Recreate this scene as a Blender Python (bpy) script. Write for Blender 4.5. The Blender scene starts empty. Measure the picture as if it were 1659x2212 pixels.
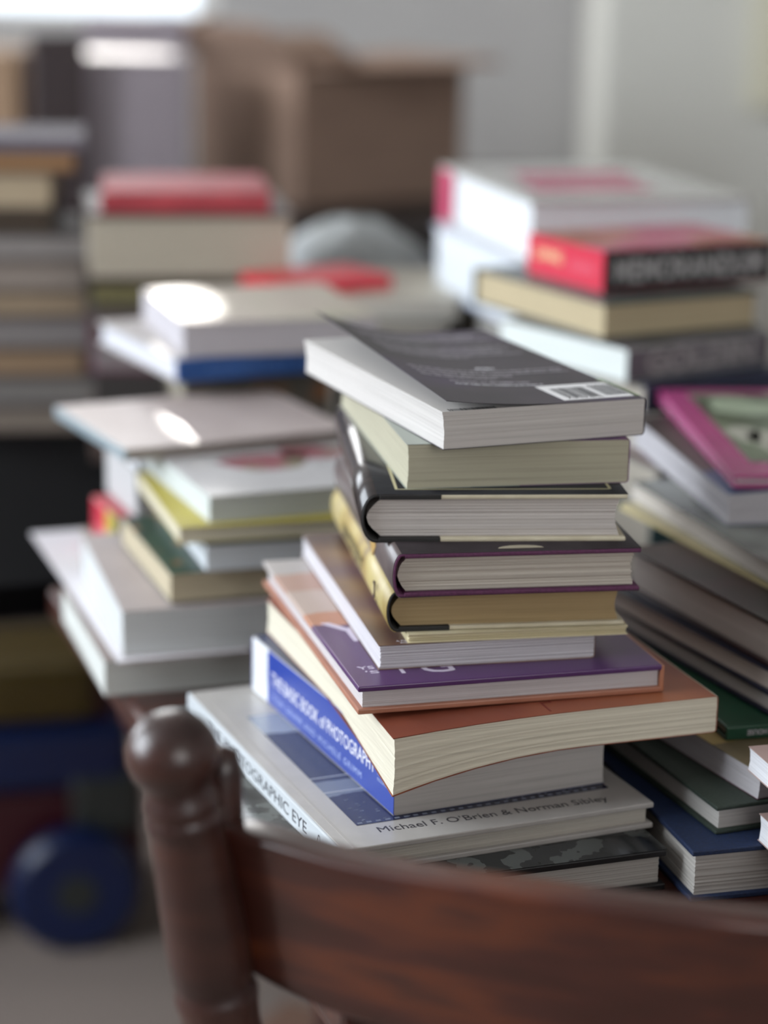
import bpy, bmesh, math, random
from mathutils import Vector, Matrix
rnd = random.Random(7)
SC = bpy.context.scene
COL = SC.collection
TZ = 0.75                                  # height of the table top above the floor
rad = math.radians

# ---------------------------------------------------------------- camera
F, PITCH, ROLL, CH = 4755.0, rad(15.092), rad(1.109), 0.560
fw = Vector((0, math.cos(PITCH), -math.sin(PITCH)))
r0 = Vector((1, 0, 0)); u0 = r0.cross(fw)
RX = r0*math.cos(ROLL) + u0*math.sin(ROLL); UX = -r0*math.sin(ROLL) + u0*math.cos(ROLL)
cd = bpy.data.cameras.new('camera'); cam = bpy.data.objects.new('camera', cd); COL.objects.link(cam)
M = Matrix.Identity(4)
for i, v in enumerate((RX, UX, -fw)):
    for j in range(3): M[j][i] = v[j]
M[0][3], M[1][3], M[2][3] = 0, 0, CH+TZ
cam.matrix_world = M
cd.sensor_fit = 'HORIZONTAL'; cd.sensor_width = 36; cd.lens = 36*F/1659
cd.clip_start = .05; cd.clip_end = 60
cd.dof.use_dof = True; cd.dof.focus_distance = 1.275; cd.dof.aperture_fstop = 3.7
SC.camera = cam

# ---------------------------------------------------------------- light
w = bpy.data.worlds.new('sky'); SC.world = w; w.use_nodes = True
bg = w.node_tree.nodes['Background']; bg.inputs[0].default_value = (.80, .90, 1, 1); bg.inputs[1].default_value = 3.0
def area(name, loc, tgt, sx, sy, power, col):
    l = bpy.data.lights.new(name, 'AREA'); l.shape = 'RECTANGLE'; l.size = sx; l.size_y = sy; l.energy = power; l.color = col
    o = bpy.data.objects.new(name, l); COL.objects.link(o); o.location = loc
    o.rotation_euler = (Vector(tgt)-Vector(loc)).to_track_quat('-Z', 'Y').to_euler(); return o
area('daylight_left_window', (-2.15, 1.0, 1.75), (0.1, 1.25, .85), 1.6, 1.25, 86, (.86, .93, 1))
area('added_fill_far_left', (-2.15, 3.35, 1.7), (0, 3.2, 1.0), 1.4, 1.1, 38, (.90, .95, 1))  # unseen source, added to brighten the boxes and back wall
area('daylight_back_window', (-.85, 4.93, 1.85), (0, 1.2, .8), 1.0, 1.0, 16, (1, .97, .94))
area('added_fill_rear', (1.2, -1.45, 1.8), (.1, 1.3, .9), 1.4, 1.1, 20, (1, .95, .90))  # unseen source behind the camera, added to lift the front faces
def spot(name, loc, tgt, deg, power, blend=.25):
    l = bpy.data.lights.new(name, 'SPOT'); l.energy = power; l.spot_size = rad(deg); l.spot_blend = blend; l.shadow_soft_size = .01; l.color = (1, .96, .9)
    o = bpy.data.objects.new(name, l); COL.objects.link(o); o.location = loc
    o.rotation_euler = (Vector(tgt)-Vector(loc)).to_track_quat('-Z', 'Y').to_euler()
SC.view_settings.view_transform = 'Standard'; SC.view_settings.look = 'None'
SC.view_settings.gamma = 1; SC.view_settings.use_curve_mapping = False
SC.view_settings.exposure = -0.08

# ---------------------------------------------------------------- helpers
def P(px, py, z=None, y=None):
    """world point seen at a photo pixel, at height z above the table or at distance y"""
    d = fw + RX*((px-829.5)/F) - UX*((py-1106)/F)
    t = (z-CH)/d.z if z is not None else y/d.y
    return Vector((d.x*t, d.y*t, CH+d.z*t+TZ))
def lin(h):
    c = [int(h[i:i+2], 16)/255 for i in (0, 2, 4)]
    return tuple(x/12.92 if x <= .04045 else ((x+.055)/1.055)**2.4 for x in c)+(1,)
def base(name, rough, spec=.5):
    m = bpy.data.materials.new(name); m.use_nodes = True
    nt = m.node_tree; b = nt.nodes['Principled BSDF']; b.inputs['Roughness'].default_value = rough
    b.inputs['Specular IOR Level'].default_value = spec
    tc = nt.nodes.new('ShaderNodeTexCoord'); mp = nt.nodes.new('ShaderNodeMapping'); nt.links.new(tc.outputs['Object'], mp.inputs['Vector'])
    return m, nt, b, mp
def bump(nt, b, src, s, dist=.001):
    n = nt.nodes.new('ShaderNodeBump'); n.inputs['Strength'].default_value = s; n.inputs['Distance'].default_value = dist
    nt.links.new(src, n.inputs['Height']); nt.links.new(n.outputs[0], b.inputs['Normal'])
def ramp(nt, cols, src, hard=False):
    r = nt.nodes.new('ShaderNodeValToRGB'); e = r.color_ramp.elements
    n = len(cols)
    pos = [.3+.4*i/(n-1) for i in range(n)] if n > 1 else [0]
    cc = [(c if isinstance(c, tuple) and len(c) == 2 and isinstance(c[0], float) else (pos[i], c)) for i, c in enumerate(cols)]
    e[0].position, e[0].color = cc[0][0], lin(cc[0][1])
    if n > 1: e[1].position, e[1].color = cc[-1][0], lin(cc[-1][1])
    for p, c in cc[1:-1]:
        x = e.new(p); x.color = lin(c)
    if hard: r.color_ramp.interpolation = 'CONSTANT'
    nt.links.new(src, r.inputs[0]); return r
_c = {}
def mat(name, cols, rough=.5, scale=40, detail=3, stretch=(1, 1, 1), bmp=0, spec=.5, hard=False, coat=0, rotz=0):
    if name in _c: return _c[name]
    m, nt, b, mp = base(name, rough, spec); _c[name] = m
    if isinstance(cols, str): cols = [cols]
    if len(cols) == 1: 
        b.inputs['Base Color'].default_value = lin(cols[0])
        if bmp:
            n = nt.nodes.new('ShaderNodeTexNoise'); n.inputs['Scale'].default_value = scale; nt.links.new(mp.outputs[0], n.inputs['Vector']); bump(nt, b, n.outputs[0], bmp)
    else:
        n = nt.nodes.new('ShaderNodeTexNoise'); n.inputs['Scale'].default_value = scale; n.inputs['Detail'].default_value = detail
        mp.inputs['Scale'].default_value = stretch; mp.inputs['Rotation'].default_value = (0, 0, rotz)
        nt.links.new(mp.outputs[0], n.inputs['Vector']); r = ramp(nt, cols, n.outputs[0], hard); nt.links.new(r.outputs[0], b.inputs['Base Color'])
        if bmp: bump(nt, b, n.outputs[0], bmp)
    if coat: b.inputs['Coat Weight'].default_value = coat; b.inputs['Coat Roughness'].default_value = .12
    return m
def axis_mat(name, axis, stops, rough=.4, nz=.0, nscale=30):
    """colour bands of a printed cover along one axis of the book"""
    m, nt, b, mp = base(name, rough); s = nt.nodes.new('ShaderNodeSeparateXYZ')
    L = max(abs(p) for p, c in stops)*1.2+1e-6
    if nz:
        n = nt.nodes.new('ShaderNodeTexNoise'); n.inputs['Scale'].default_value = nscale
        nt.links.new(mp.outputs[0], n.inputs['Vector'])
        sc = nt.nodes.new('ShaderNodeVectorMath'); sc.operation = 'MULTIPLY_ADD'; nt.links.new(n.outputs['Color'], sc.inputs[0])
        sc.inputs[1].default_value = (nz, nz, nz); nt.links.new(mp.outputs[0], sc.inputs[2]); nt.links.new(sc.outputs[0], s.inputs[0])
    else: nt.links.new(mp.outputs[0], s.inputs[0])
    d = nt.nodes.new('ShaderNodeMath'); d.operation = 'DIVIDE'; d.inputs[1].default_value = L; nt.links.new(s.outputs[axis], d.inputs[0])
    r = ramp(nt, [(max(0., p/L), c) for p, c in stops], d.outputs[0], True); nt.links.new(r.outputs[0], b.inputs['Base Color'])
    return m
def pagemat(c, dark=None, fine=1500, name='paper'):
    k = ('pg', c, dark, fine)
    if k in _c: return _c[k]
    if dark is None:
        dark = ''.join('%02x' % int(int(c[i:i+2], 16)*.90) for i in (0, 2, 4))
    m, nt, b, mp = base(name, .85, .2); mp.inputs['Scale'].default_value = (6, 6, fine)
    n = nt.nodes.new('ShaderNodeTexNoise'); n.inputs['Scale'].default_value = 1; n.inputs['Detail'].default_value = 4
    nt.links.new(mp.outputs[0], n.inputs['Vector']); r = ramp(nt, [dark, c, c], n.outputs[0]); nt.links.new(r.outputs[0], b.inputs['Base Color'])
    bump(nt, b, n.outputs[0], .2, .0004); _c[k] = m; return m
def link(name, me, parent=None, m=None):
    o = bpy.data.objects.new(name, me); COL.objects.link(o)
    if parent: o.parent = parent
    for x in (m if isinstance(m, (list, tuple)) else [m]):
        if x: me.materials.append(x)
    return o
def mesh(verts, faces, smooth=False, fmat=None):
    me = bpy.data.meshes.new('mesh'); me.from_pydata([tuple(v) for v in verts], [], faces)
    if fmat: 
        for p, i in zip(me.polygons, fmat): p.material_index = i
    bm = bmesh.new(); bm.from_mesh(me); bmesh.ops.recalc_face_normals(bm, faces=bm.faces); bm.to_mesh(me); bm.free()
    if smooth:
        for p in me.polygons: p.use_smooth = True
    return me
def bev(o, wd=.0008, seg=2):
    md = o.modifiers.new('edge', 'BEVEL'); md.width = wd; md.segments = seg; md.limit_method = 'ANGLE'; md.angle_limit = rad(40); return o
def tag(o, label, cat, group=None, kind=None):
    if label: o['label'] = label
    if cat: o['category'] = cat
    if group: o['group'] = group
    if kind: o['kind'] = kind
    return o
def box_geo(x0, x1, y0, y1, z0, z1, nx=1, ny=1):
    V = []; Fc = []; idx = {}
    def v(i, j, k):
        if (i, j, k) not in idx:
            idx[(i, j, k)] = len(V); V.append((x0+(x1-x0)*i/nx, y0+(y1-y0)*j/ny, z1 if k else z0))
        return idx[(i, j, k)]
    for i in range(nx):
        for j in range(ny):
            for k in (0, 1): Fc.append((v(i, j, k), v(i+1, j, k), v(i+1, j+1, k), v(i, j+1, k)))
        for j in (0, ny): Fc.append((v(i, j, 0), v(i+1, j, 0), v(i+1, j, 1), v(i, j, 1)))
    for j in range(ny):
        for i in (0, nx): Fc.append((v(i, j, 0), v(i, j+1, 0), v(i, j+1, 1), v(i, j, 1)))
    return V, Fc
def box(name, c, s, m, parent=None, rz=0, bv=.004):
    V, Fc = box_geo(-s[0]/2, s[0]/2, -s[1]/2, s[1]/2, -s[2]/2, s[2]/2)
    R = Matrix.Rotation(rz, 3, 'Z'); V = [R @ Vector(v)+Vector(c) for v in V]
    o = link(name, mesh(V, Fc), parent, m)
    if bv: bev(o, bv)
    return o
def shell(prof, th, y0, y1, ny=1):
    """closed strip: outer profile in xz thickened inwards, extruded along y"""
    n = len(prof); inn = []
    for i, p in enumerate(prof):
        a = prof[max(i-1, 0)]; b = prof[min(i+1, n-1)]; t = Vector((b[0]-a[0], b[1]-a[1])).normalized()
        nn = Vector((-t.y, t.x)); inn.append((p[0]+nn.x*th, p[1]+nn.y*th))
    V = []; Fc = []
    for j in range(ny+1):
        y = y0+(y1-y0)*j/ny
        V += [(p[0], y, p[1]) for p in prof]+[(p[0], y, p[1]) for p in inn]
    s = 2*n
    for j in range(ny):
        for i in range(n-1):
            a = j*s+i; Fc.append((a, a+1, a+1+s, a+s)); a += n; Fc.append((a, a+1, a+1+s, a+s))
        for i in (0, n-1):
            a = j*s+i; Fc.append((a, a+n, a+n+s, a+s))
    for j in (0, ny):
        for i in range(n-1): a = j*s+i; Fc.append((a, a+1, a+1+n, a+n))
    return V, Fc
def block(xl, xr, y0, y1, z0, z1, layers, jit, nx=2, ny=2):
    """page block: stacked rings of slightly uneven leaves"""
    V = []; Fc = []; ring = []
    for k in range(layers+1):
        f = k/layers; z = z0+(z1-z0)*f; s = 0
        a = xl(f)+rnd.uniform(-jit, jit)*.3; b = xr(f)+rnd.uniform(-jit, jit); c = y0+rnd.uniform(-jit, jit); d = y1+rnd.uniform(-jit, jit)
        pts = [(a+(b-a)*i/nx, c) for i in range(nx)]+[(b, c+(d-c)*j/ny) for j in range(ny)]+[(b-(b-a)*i/nx, d) for i in range(nx)]+[(a, d-(d-c)*j/ny) for j in range(ny)]
        ring.append(len(V)); V += [(x, y, z) for x, y in pts]; n = len(pts)
    for k in range(layers):
        for i in range(n): Fc.append((ring[k]+i, ring[k]+(i+1) % n, ring[k+1]+(i+1) % n, ring[k+1]+i))
    # caps as grids
    for k in (0, layers):
        z = V[ring[k]][2]; g = {}
        for i in range(nx+1):
            for j in range(ny+1):
                if j == 0 and i < nx: g[i, j] = ring[k]+i
                elif i == nx and j < ny: g[i, j] = ring[k]+nx+j
                elif j == ny and i > 0: g[i, j] = ring[k]+nx+ny+(nx-i)
                elif i == 0 and j > 0: g[i, j] = ring[k]+2*nx+ny+(ny-j)
        for i in range(nx+1):
            for j in range(ny+1):
                if (i, j) not in g:
                    p = V[g[i, 0]]; q = V[g[i, ny]]; g[i, j] = len(V); V.append((p[0]+(q[0]-p[0])*j/ny, p[1]+(q[1]-p[1])*j/ny, z))
        for i in range(nx):
            for j in range(ny): Fc.append((g[i, j], g[i+1, j], g[i+1, j+1], g[i, j+1]))
    return V, Fc

def turn(spine, w, l):
    """maps a book lying with its spine along y at x=0 to the wanted side"""
    if spine == 'L': return lambda v: (v[0], v[1], v[2])
    if spine == 'R': return lambda v: (w-v[0], l-v[1], v[2])
    if spine == 'F': return lambda v: (w-v[1], v[0], v[2])
    return lambda v: (v[1], l-v[0], v[2])
LIB = {}
def book(name, label, N, th, w, l, t, spine='L', kind='paperback', cover=None, page='d8d4cc', group=None, spine_m=None, board=None,
         round_=0., jacket=None, layers=24, jit=.00012, warp=None, nx=3, ny=3, bt=.0026, quarter=None, flap=0, cat='book', fine=1500, hinge=False, back=None):
    root = bpy.data.objects.new(name, None); COL.objects.link(root); root.empty_display_size = .02
    root.location = (N[0], N[1], N[2]+TZ); root.rotation_euler = (0, 0, rad(th))
    tag(root, label, cat, group)
    W, H = (w, l) if spine in 'LR' else (l, w)
    T = turn(spine, w, l)
    def fin(VF, part, smooth=False, m=None, fm=None, bvl=0):
        V = [T(v) for v in VF[0]]
        if warp: V = [warp(part, *v) for v in V]
        o = link(part, mesh(V, VF[1], smooth, fm), root, m)
        if bvl: bev(o, bvl)
        return o
    pm = pagemat(page, fine=fine)
    if kind == 'paperback':
        ct = .0004; r = min(.0022, t*.25)
        arc = [(r-r*math.sin(a), t-r+r*math.cos(a)) for a in (0, .5, 1.05, 1.57)]
        arc2 = [(r-r*math.cos(a), r-r*math.sin(a)) for a in (0, .5, 1.05, 1.57)]
        top = [(W-(W-r)*i/nx, t) for i in range(nx)]; bot = [(r+(W-r)*(i+1)/nx, 0) for i in range(nx)]
        prof = top+arc+arc2+bot
        VF = shell(prof, ct, 0, H, ny)
        n = len(prof); fm = []
        for f in VF[1]:
            xs = [VF[0][i][0] for i in f]; zs = [VF[0][i][2] for i in f]
            ia = [i % (2*n) % n for i in f]
            mid = sum(ia)/len(ia); fm.append(1 if nx+.5 < mid < nx+6.5 else (0 if mid <= nx+.5 else 2))
        o = fin(VF, 'cover', False, [cover, spine_m or cover, back or cover], fm)
        pg = block(lambda f: .0005, lambda f: W-.0006-.0008*math.sin(f*3.14), .0005, H-.0005, ct*1.02, t-ct*1.02, layers, jit, nx*2, ny*2)
        fin(pg, 'page_block', False, pm)
    else:
        ov = .0035; bm_ = board or cover
        hx = round_+.004 if hinge or round_ else .0
        b0 = max(round_, .0)
        for nm, z0 in (('top_board', t-bt), ('bottom_board', 0)):
            fin(box_geo(b0+.0015, W, 0, H, z0, z0+bt, nx, ny), nm, False, bm_ if nm == 'top_board' else (back or bm_), None, .0008)
        if round_:
            pr = [(round_+.010, t)]+[(round_-round_*math.cos(a), t/2+t/2*math.sin(a)) for a in [math.pi/2-math.pi*i/12 for i in range(13)]]+[(round_+.010, 0)]
            pr = [(x, max(0.0, min(t, z))) for x, z in pr]
            fin(shell([(x-.0003, (z-t/2)*1.012+t/2) for x, z in pr], .0016, .0004, H-.0004, 2), 'spine', True, quarter or spine_m or bm_)
        else:
            fin(box_geo(0, .0028, 0, H, .0002, t-.0002, 1, ny), 'spine', False, spine_m or bm_, None, .0009)
        if quarter:
            for z0 in (t-bt-.0002, -.0002):
                fin(box_geo(b0+.0012, b0+W*flap, -.0003, H+.0003, z0, z0+bt+.0004), 'cloth_strip', False, quarter, None, .0006)
        if hinge:
            for zz in (t+.0001,):
                fin(box_geo(.0085, .0105, .001, H-.001, zz-.0006, zz), 'hinge_groove', False, mat('groove_shade', 'a9a4a0', .6))
        c = round_*.6
        pg = block(lambda f: .0030+round_*(1-math.sin(f*math.pi))*1.0 if round_ else .003, lambda f: W-ov-c*math.sin(f*math.pi)*.6, ov, H-ov, bt, t-bt, layers, jit, nx*2, ny*2)
        fin(pg, 'page_block', False, pm)
        if jacket:
            jt = .0004
            pr = [(W+.0002-(W-round_)*i/4, t+jt) for i in range(4)]
            pr += [(round_-(round_+jt)*math.cos(a)-.0004, t/2+(t/2+jt+.0002)*math.sin(a)) for a in [math.pi/2-math.pi*i/12 for i in range(13)]]
            pr += [(round_+(W-round_)*(i+1)/4, -jt*.3) for i in range(4)]
            VF = shell(pr, jt, .0006, H-.0006, 3); n = len(pr); fm = []
            for f in VF[1]:
                mid = sum(i % (2*n) % n for i in f)/len(f); fm.append(1 if 4.2 < mid < 16 else 0)
            jm = jacket if isinstance(jacket, list) else [jacket, jacket]
            fin(VF, 'dust_jacket', True, jm, fm)
    LIB[name] = root
    return root

def text_mesh(s, size, bold=0.0, ext=.00004, sx=1, spacing=1):
    c = bpy.data.curves.new('lettering', 'FONT'); c.body = s; c.size = size; c.extrude = ext; c.offset = bold; c.resolution_u = 3; c.space_character = spacing
    o = bpy.data.objects.new('lettering', c); COL.objects.link(o)
    dg = bpy.context.evaluated_depsgraph_get(); dg.update()
    me = bpy.data.meshes.new_from_object(o.evaluated_get(dg)); bpy.data.objects.remove(o); bpy.data.curves.remove(c)
    return me
def text(root, name, s, org, dx, dy, length, height, m, bold=0.0, warp=None, spacing=1, serif=0):
    """writing on a face: starts at org, runs along dx over the given length, capitals are height tall along dy"""
    me = text_mesh(s, 1.0, bold, .00001, 1, spacing)
    xs = [v.co.x for v in me.vertices]; ys = [v.co.y for v in me.vertices]
    x0, x1 = min(xs), max(xs); dx = Vector(dx).normalized(); dy = Vector(dy).normalized(); n = dx.cross(dy)
    sx = length/(x1-x0); sy = height/.73
    for v in me.vertices:
        p = Vector(org)+dx*((v.co.x-x0)*sx)+dy*(v.co.y*sy)+n*(.00012 if v.co.z > 0 else -.00003)
        if warp: p = Vector(warp('cover', *p))
        v.co = p
    return link(name, me, root, m)
def quads(root, name, rects, m, z, warp=None, n=None, th=.0001):
    """thin printed patches on the top face: (x0,y0,x1,y1)"""
    V = []; Fc = []
    for r in rects:
        a, b, c, d = r; nx = max(1, int(abs(c-a)/.01)); ny = max(1, int(abs(d-b)/.01))
        g, f = box_geo(a, c, b, d, z, z+th, nx, ny); o = len(V)
        V += g; Fc += [tuple(i+o for i in q) for q in f]
    if warp: V = [warp('cover', *v) for v in V]
    return link(name, mesh(V, Fc), root, m)
def words(x0, x1, y, h, fill=1.0, seed=0, gap=.0012):
    r = random.Random(seed); out = []; x = x0; e = x0+(x1-x0)*fill
    while x < e:
        k = r.randint(2, 8)
        for i in range(k):
            lw = h*r.choice((.45, .6, .7)); hh = h*r.choice((.65, .65, 1))
            if x+lw > e: break
            out.append((x, y, x+lw*.72, y+hh)); x += lw
        x += gap
    return out
def lathe(pts, n=40):
    V = []; Fc = []
    for r, z in pts:
        for i in range(n): a = 2*math.pi*i/n; V.append((r*math.cos(a), r*math.sin(a), z))
    for k in range(len(pts)-1):
        for i in range(n): Fc.append((k*n+i, k*n+(i+1) % n, (k+1)*n+(i+1) % n, (k+1)*n+i))
    Fc.append(tuple(range(n))); Fc.append(tuple(range((len(pts)-1)*n, len(pts)*n)))
    return V, Fc

# ---------------------------------------------------------------- room shell
def wood(name, c, rough, stretch=(30, 2, 30), rot=0):
    return mat(name, c, rough, 1.0, 5, stretch, .05, .5, False, .25, rot)
def S(o): o['kind'] = 'structure'; return o
wallm = mat('grey_wall_paint', ['a8a5a4', 'b0adab'], .9, 3)
XL, XR, Y0, Y1, ZC = -2.3, 2.4, -1.6, 5.05, 2.45
S(box('floor', ((XL+XR)/2, (Y0+Y1)/2, -.05), (XR-XL+.2, Y1-Y0+.2, .1), mat('taupe_carpet', ['7d7068', '8d8078'], .95, 400, 4, (1, 1, 1), .4), bv=0))
S(box('ceiling', ((XL+XR)/2, (Y0+Y1)/2, ZC+.05), (XR-XL+.2, Y1-Y0+.2, .1), mat('ceiling_paint', 'c9c7c2', .9), bv=0))
def wall_open(name, axis, pos, a0, a1, opens, m, t=.1):
    """wall with window openings (a0,a1,z0,z1), listed along the wall"""
    V = []; Fc = []; seg = []; c = a0
    for o in opens: seg += [(c, o[0], 0, ZC), (o[0], o[1], 0, o[2]), (o[0], o[1], o[3], ZC)]; c = o[1]
    seg.append((c, a1, 0, ZC))
    for (p, q, z0, z1) in seg:
        g, f = box_geo(*((p, q, pos, pos+t) if axis == 'x' else (pos, pos+t, p, q)), z0, z1); k = len(V); V += g; Fc += [tuple(i+k for i in x) for x in f]
    return S(link(name, mesh(V, Fc), None, m))
WB = (-1.55, -.40, 1.085, 2.2); WL = (.1, 1.9, 1.0, 2.2); WM = (2.6, 4.1, 1.0, 2.2); WR = (.4, 2.0, 1.1, 2.2)  # far left and rear openings are unseen, added for fill light
wall_open('wall_back', 'x', Y1, XL, XR, [WB], wallm)
wall_open('wall_left', 'y', XL-.1, Y0, Y1, [WL, WM], wallm)
wall_open('wall_front', 'x', Y0-.1, XL, XR, [WR], wallm)
S(box('wall_right', (XR+.05, (Y0+Y1)/2, ZC/2), (.1, Y1-Y0, ZC), wallm, bv=0))
xb = P(1296, 100, y=4.62).x
S(box('wall_right_back', ((xb+XR)/2, (4.62+Y1)/2, ZC/2), (XR-xb-.002, Y1-4.62-.002, ZC-.002), mat('warm_grey_wall_paint', ['d0cec6', 'd6d4cc'], .9, 3), bv=.02))
frm = mat('white_window_paint', 'e8e6e2', .35)
gl = bpy.data.materials.new('window_glass'); gl.use_nodes = True
gb = gl.node_tree.nodes['Principled BSDF']; gb.inputs['Transmission Weight'].default_value = 1; gb.inputs['Roughness'].default_value = 0; gb.inputs['IOR'].default_value = 1.01
def window(n, axis, pos, o):
    V = []; Fc = []; t = .045
    a0, a1, z0, z1 = o; mid = (a0+a1)/2
    for (p, q, r, s) in ((a0, a0+t, z0, z1), (a1-t, a1, z0, z1), (a0, a1, z0, z0+.012), (a0, a1, z1-t, z1), (mid-.02, mid+.02, z0, z1)):
        g, f = box_geo(*((p, q, pos, pos+.05) if axis == 'x' else (pos, pos+.05, p, q)), r, s); k = len(V); V += g; Fc += [tuple(i+k for i in x) for x in f]
    root = link('window_%d' % n, mesh(V, Fc), None, frm); S(root)
    g, f = box_geo(*((a0+t, a1-t, pos+.02, pos+.024) if axis == 'x' else (pos+.02, pos+.024, a0+t, a1-t)), z0+.012, z1-t)
    link('window_pane', mesh(g, f), root, gl)
window(1, 'x', Y1+.03, WB); window(2, 'y', XL-.08, WL); window(3, 'x', Y0-.08, WR); window(4, 'y', XL-.08, WM)  # rear and far left windows are unseen, added with the fill lamps
S(box('baseboard_back', (XL/2+xb/2, Y1-.012, .05), (xb-XL-.02, .02, .1), frm, bv=.003))
# framed pale picture on the right back wall
pf = P(1665, 150, y=4.6)
fr = box('framed_picture', (pf.x+.17, 4.60, pf.z+.17), (.42, .03, .50), mat('cream_frame_paint', 'd9d4bd', .5))
tag(fr, 'cream framed panel hanging on the grey wall at the far right edge', 'picture')
# ---------------------------------------------------------------- table
tabw = wood('dark_red_brown_wood', ['2a1512', '3d2019', '4c2a20'], .32, (8, 60, 60))
tr = bpy.data.objects.new('dining_table', None); COL.objects.link(tr); tag(tr, 'dark reddish brown wooden table under all the stacks of books', 'table')
ta = rad(20.0); tc = Vector((-.016, 1.062, 0)); tu = Vector((-math.sin(ta), math.cos(ta), 0)); tv = Vector((math.cos(ta), math.sin(ta), 0))
tr.location = tc; tr.rotation_euler = (0, 0, ta)
TW, TL = .98, .80
g, f = box_geo(0, TW, 0, TL, TZ-.028, TZ); o = link('table_top', mesh(g, f), tr, tabw); bev(o, .008, 4)
g, f = box_geo(.05, TW-.05, .05, TL-.05, TZ-.11, TZ-.028); link('apron', mesh(g, f), tr, tabw)
for i in (.24, TW-.12):
    for j in (.22, TL-.12):
        V, Fc = lathe([(.03, 0), (.03, .02), (.02, .05), (.028, .12), (.034, .3), (.03, .45), (.02, .5), (.034, .52), (.034, TZ-.03)], 24)
        link('leg', mesh([(v[0]+i, v[1]+j, v[2]) for v in V], Fc, True), tr, tabw)

t2 = bpy.data.objects.new('side_table', None); COL.objects.link(t2); tag(t2, 'black table pushed up behind the wooden one, carrying the blurred far piles', 'table')
t2.location = tc; t2.rotation_euler = (0, 0, ta); blk = mat('black_table_paint', '060506', .95, spec=.08)
g, f = box_geo(-.42, TW, TL+.006, TL+.93, TZ-.03, TZ); bev(link('table_top', mesh(g, f), t2, blk), .004)
for i in (-.36, TW-.06):
    for j in (TL+.07, TL+.87):
        g, f = box_geo(i-.025, i+.025, j-.025, j+.025, 0, TZ-.03); link('leg', mesh(g, f), t2, blk)

# ---------------------------------------------------------------- colours shared by many books
def cm(name, cols, rough=.35, scale=25, **k): return mat(name, cols, rough, scale, **k)
print_white = mat('white_print', 'e6e4e8', .6); print_black = mat('black_print', '1b1a1c', .6); print_grey = mat('grey_print', 'b2acb2', .6)
GA = 'books in the tall stack behind the chair'
# ---- main stack, bottom to top
A11 = book('hardcover_book', 'dark jacketed picture book at the bottom of the tall stack, behind the chair rail', (-.0475, 1.140, 0), 19.5, .234, .320, .0259, 'L', 'hardcover',
    cm('black_board', '141416', .4), 'b4b0aa', GA, jacket=[mat('slate_collage_jacket', ['161717', '2a2b2b', '4b4e4c', '1f2020', '363837'], .25, 26, 4, (1, 1, 1), 0, .5, True, .4), mat('black_jacket_spine', '161616', .3)], round_=.0, layers=26, jit=.0002, bt=.0042)
A10 = book('hardcover_book', 'cream photography hardcover with white spine and navy cover photo, second lowest of the tall stack', (-.0213, 1.169, .0263), 23.2, .206, .284, .0166, 'L', 'hardcover',
    cm('cream_printed_board', ['a6a29e', 'aeaaa6'], .3, 60), 'b9b4aa', GA, spine_m=cm('white_spine', 'bfc4c8', .3), hinge=True, layers=24, bt=.0034)
A9 = book('paperback_book', 'thick blue-spined photography paperback with white page edges, on the cream photography hardcover', (.0090, 1.220, .0430), 24.3, .144, .238, .0397, 'L', 'paperback',
    cm('navy_cover', ['101a3a', '22335f'], .3, 15), 'b5b1ad', GA, spine_m=axis_mat('blue_spine', 1, [(0, '1b3a94'), (.207, 'd8dade'), (.236, '2a2f8c')], .35), layers=16, nx=6, ny=8, warp=lambda part, x, y, z: (x, y, z-.0185*max(0, (.125-x+.005)/.125)**2*min(1, max(0, 1-(y+.023)/.10))*z/.0397))
def sag(x, y):
    kx = max(0, (.125-x)/.125); ky = min(1, max(0, 1-y/.10)); return kx*kx*ky
def warpA8(part, x, y, z):
    k = sag(x, y); return (x, y, z*(1+.55*k)-.018*k)
A8 = book('paperback_book', 'large rust-covered paperback with cream pages, its left side sagging over the blue spine below', (.0080, 1.197, .0829), 19.4, .210, .264, .0236, 'R', 'paperback',
    mat('rust_cover', [(0.3, '6f3727'), (.5, '7d412f'), (.7, '96593a')], .42, 9, 3, (1, 1, 1), .02), 'cfc8b6', GA, warp=warpA8, nx=8, ny=4, layers=26, jit=.0002)
A7 = book('hardcover_book', 'purple hardcover with peach edges and a large pale letter Y in the tall stack', (-.0130, 1.220, .1068), 15.4, .193, .268, .0174, 'R', 'hardcover',
    axis_mat('purple_peach_board', 1, [(0, '4d2a5c'), (.126, 'b37a5c'), (.150, 'b5a095'), (.20, 'a98474'), (.24, 'aaa3a0')], .3, .015, 40), 'bdb7b8', GA,
    spine_m=cm('peach_spine', 'a56d52', .35), back=cm('peach_board', ['96604a', 'a87058'], .4), layers=24, bt=.0034)
A6 = book('paperback_book', 'white-paged paperback with a brown and purple picture cover, lying on the purple Y hardcover', (-.0015, 1.251, .1243), 13.0, .136, .250, .0154, 'R', 'paperback',
    mat('brown_purple_picture_cover', [(.3, '3c2d34'), (.42, '5d4338'), (.52, '80624d'), (.62, '5f4350'), (.7, '54305f')], .35, 9, 1), 'bcb8bc', GA, layers=22, jit=.0004, fine=1400)
A5b = book('booklet', 'thin cream booklet with ragged page edges, squeezed under the yellow-spined book', (.0160, 1.256, .1398), 11.0, .137, .200, .0055, 'B', 'paperback',
    cm('cream_booklet_cover', ['c4b894', 'd0c6a6'], .7, 60), 'c9be9d', GA, layers=8, jit=.0008, ny=6)
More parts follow.
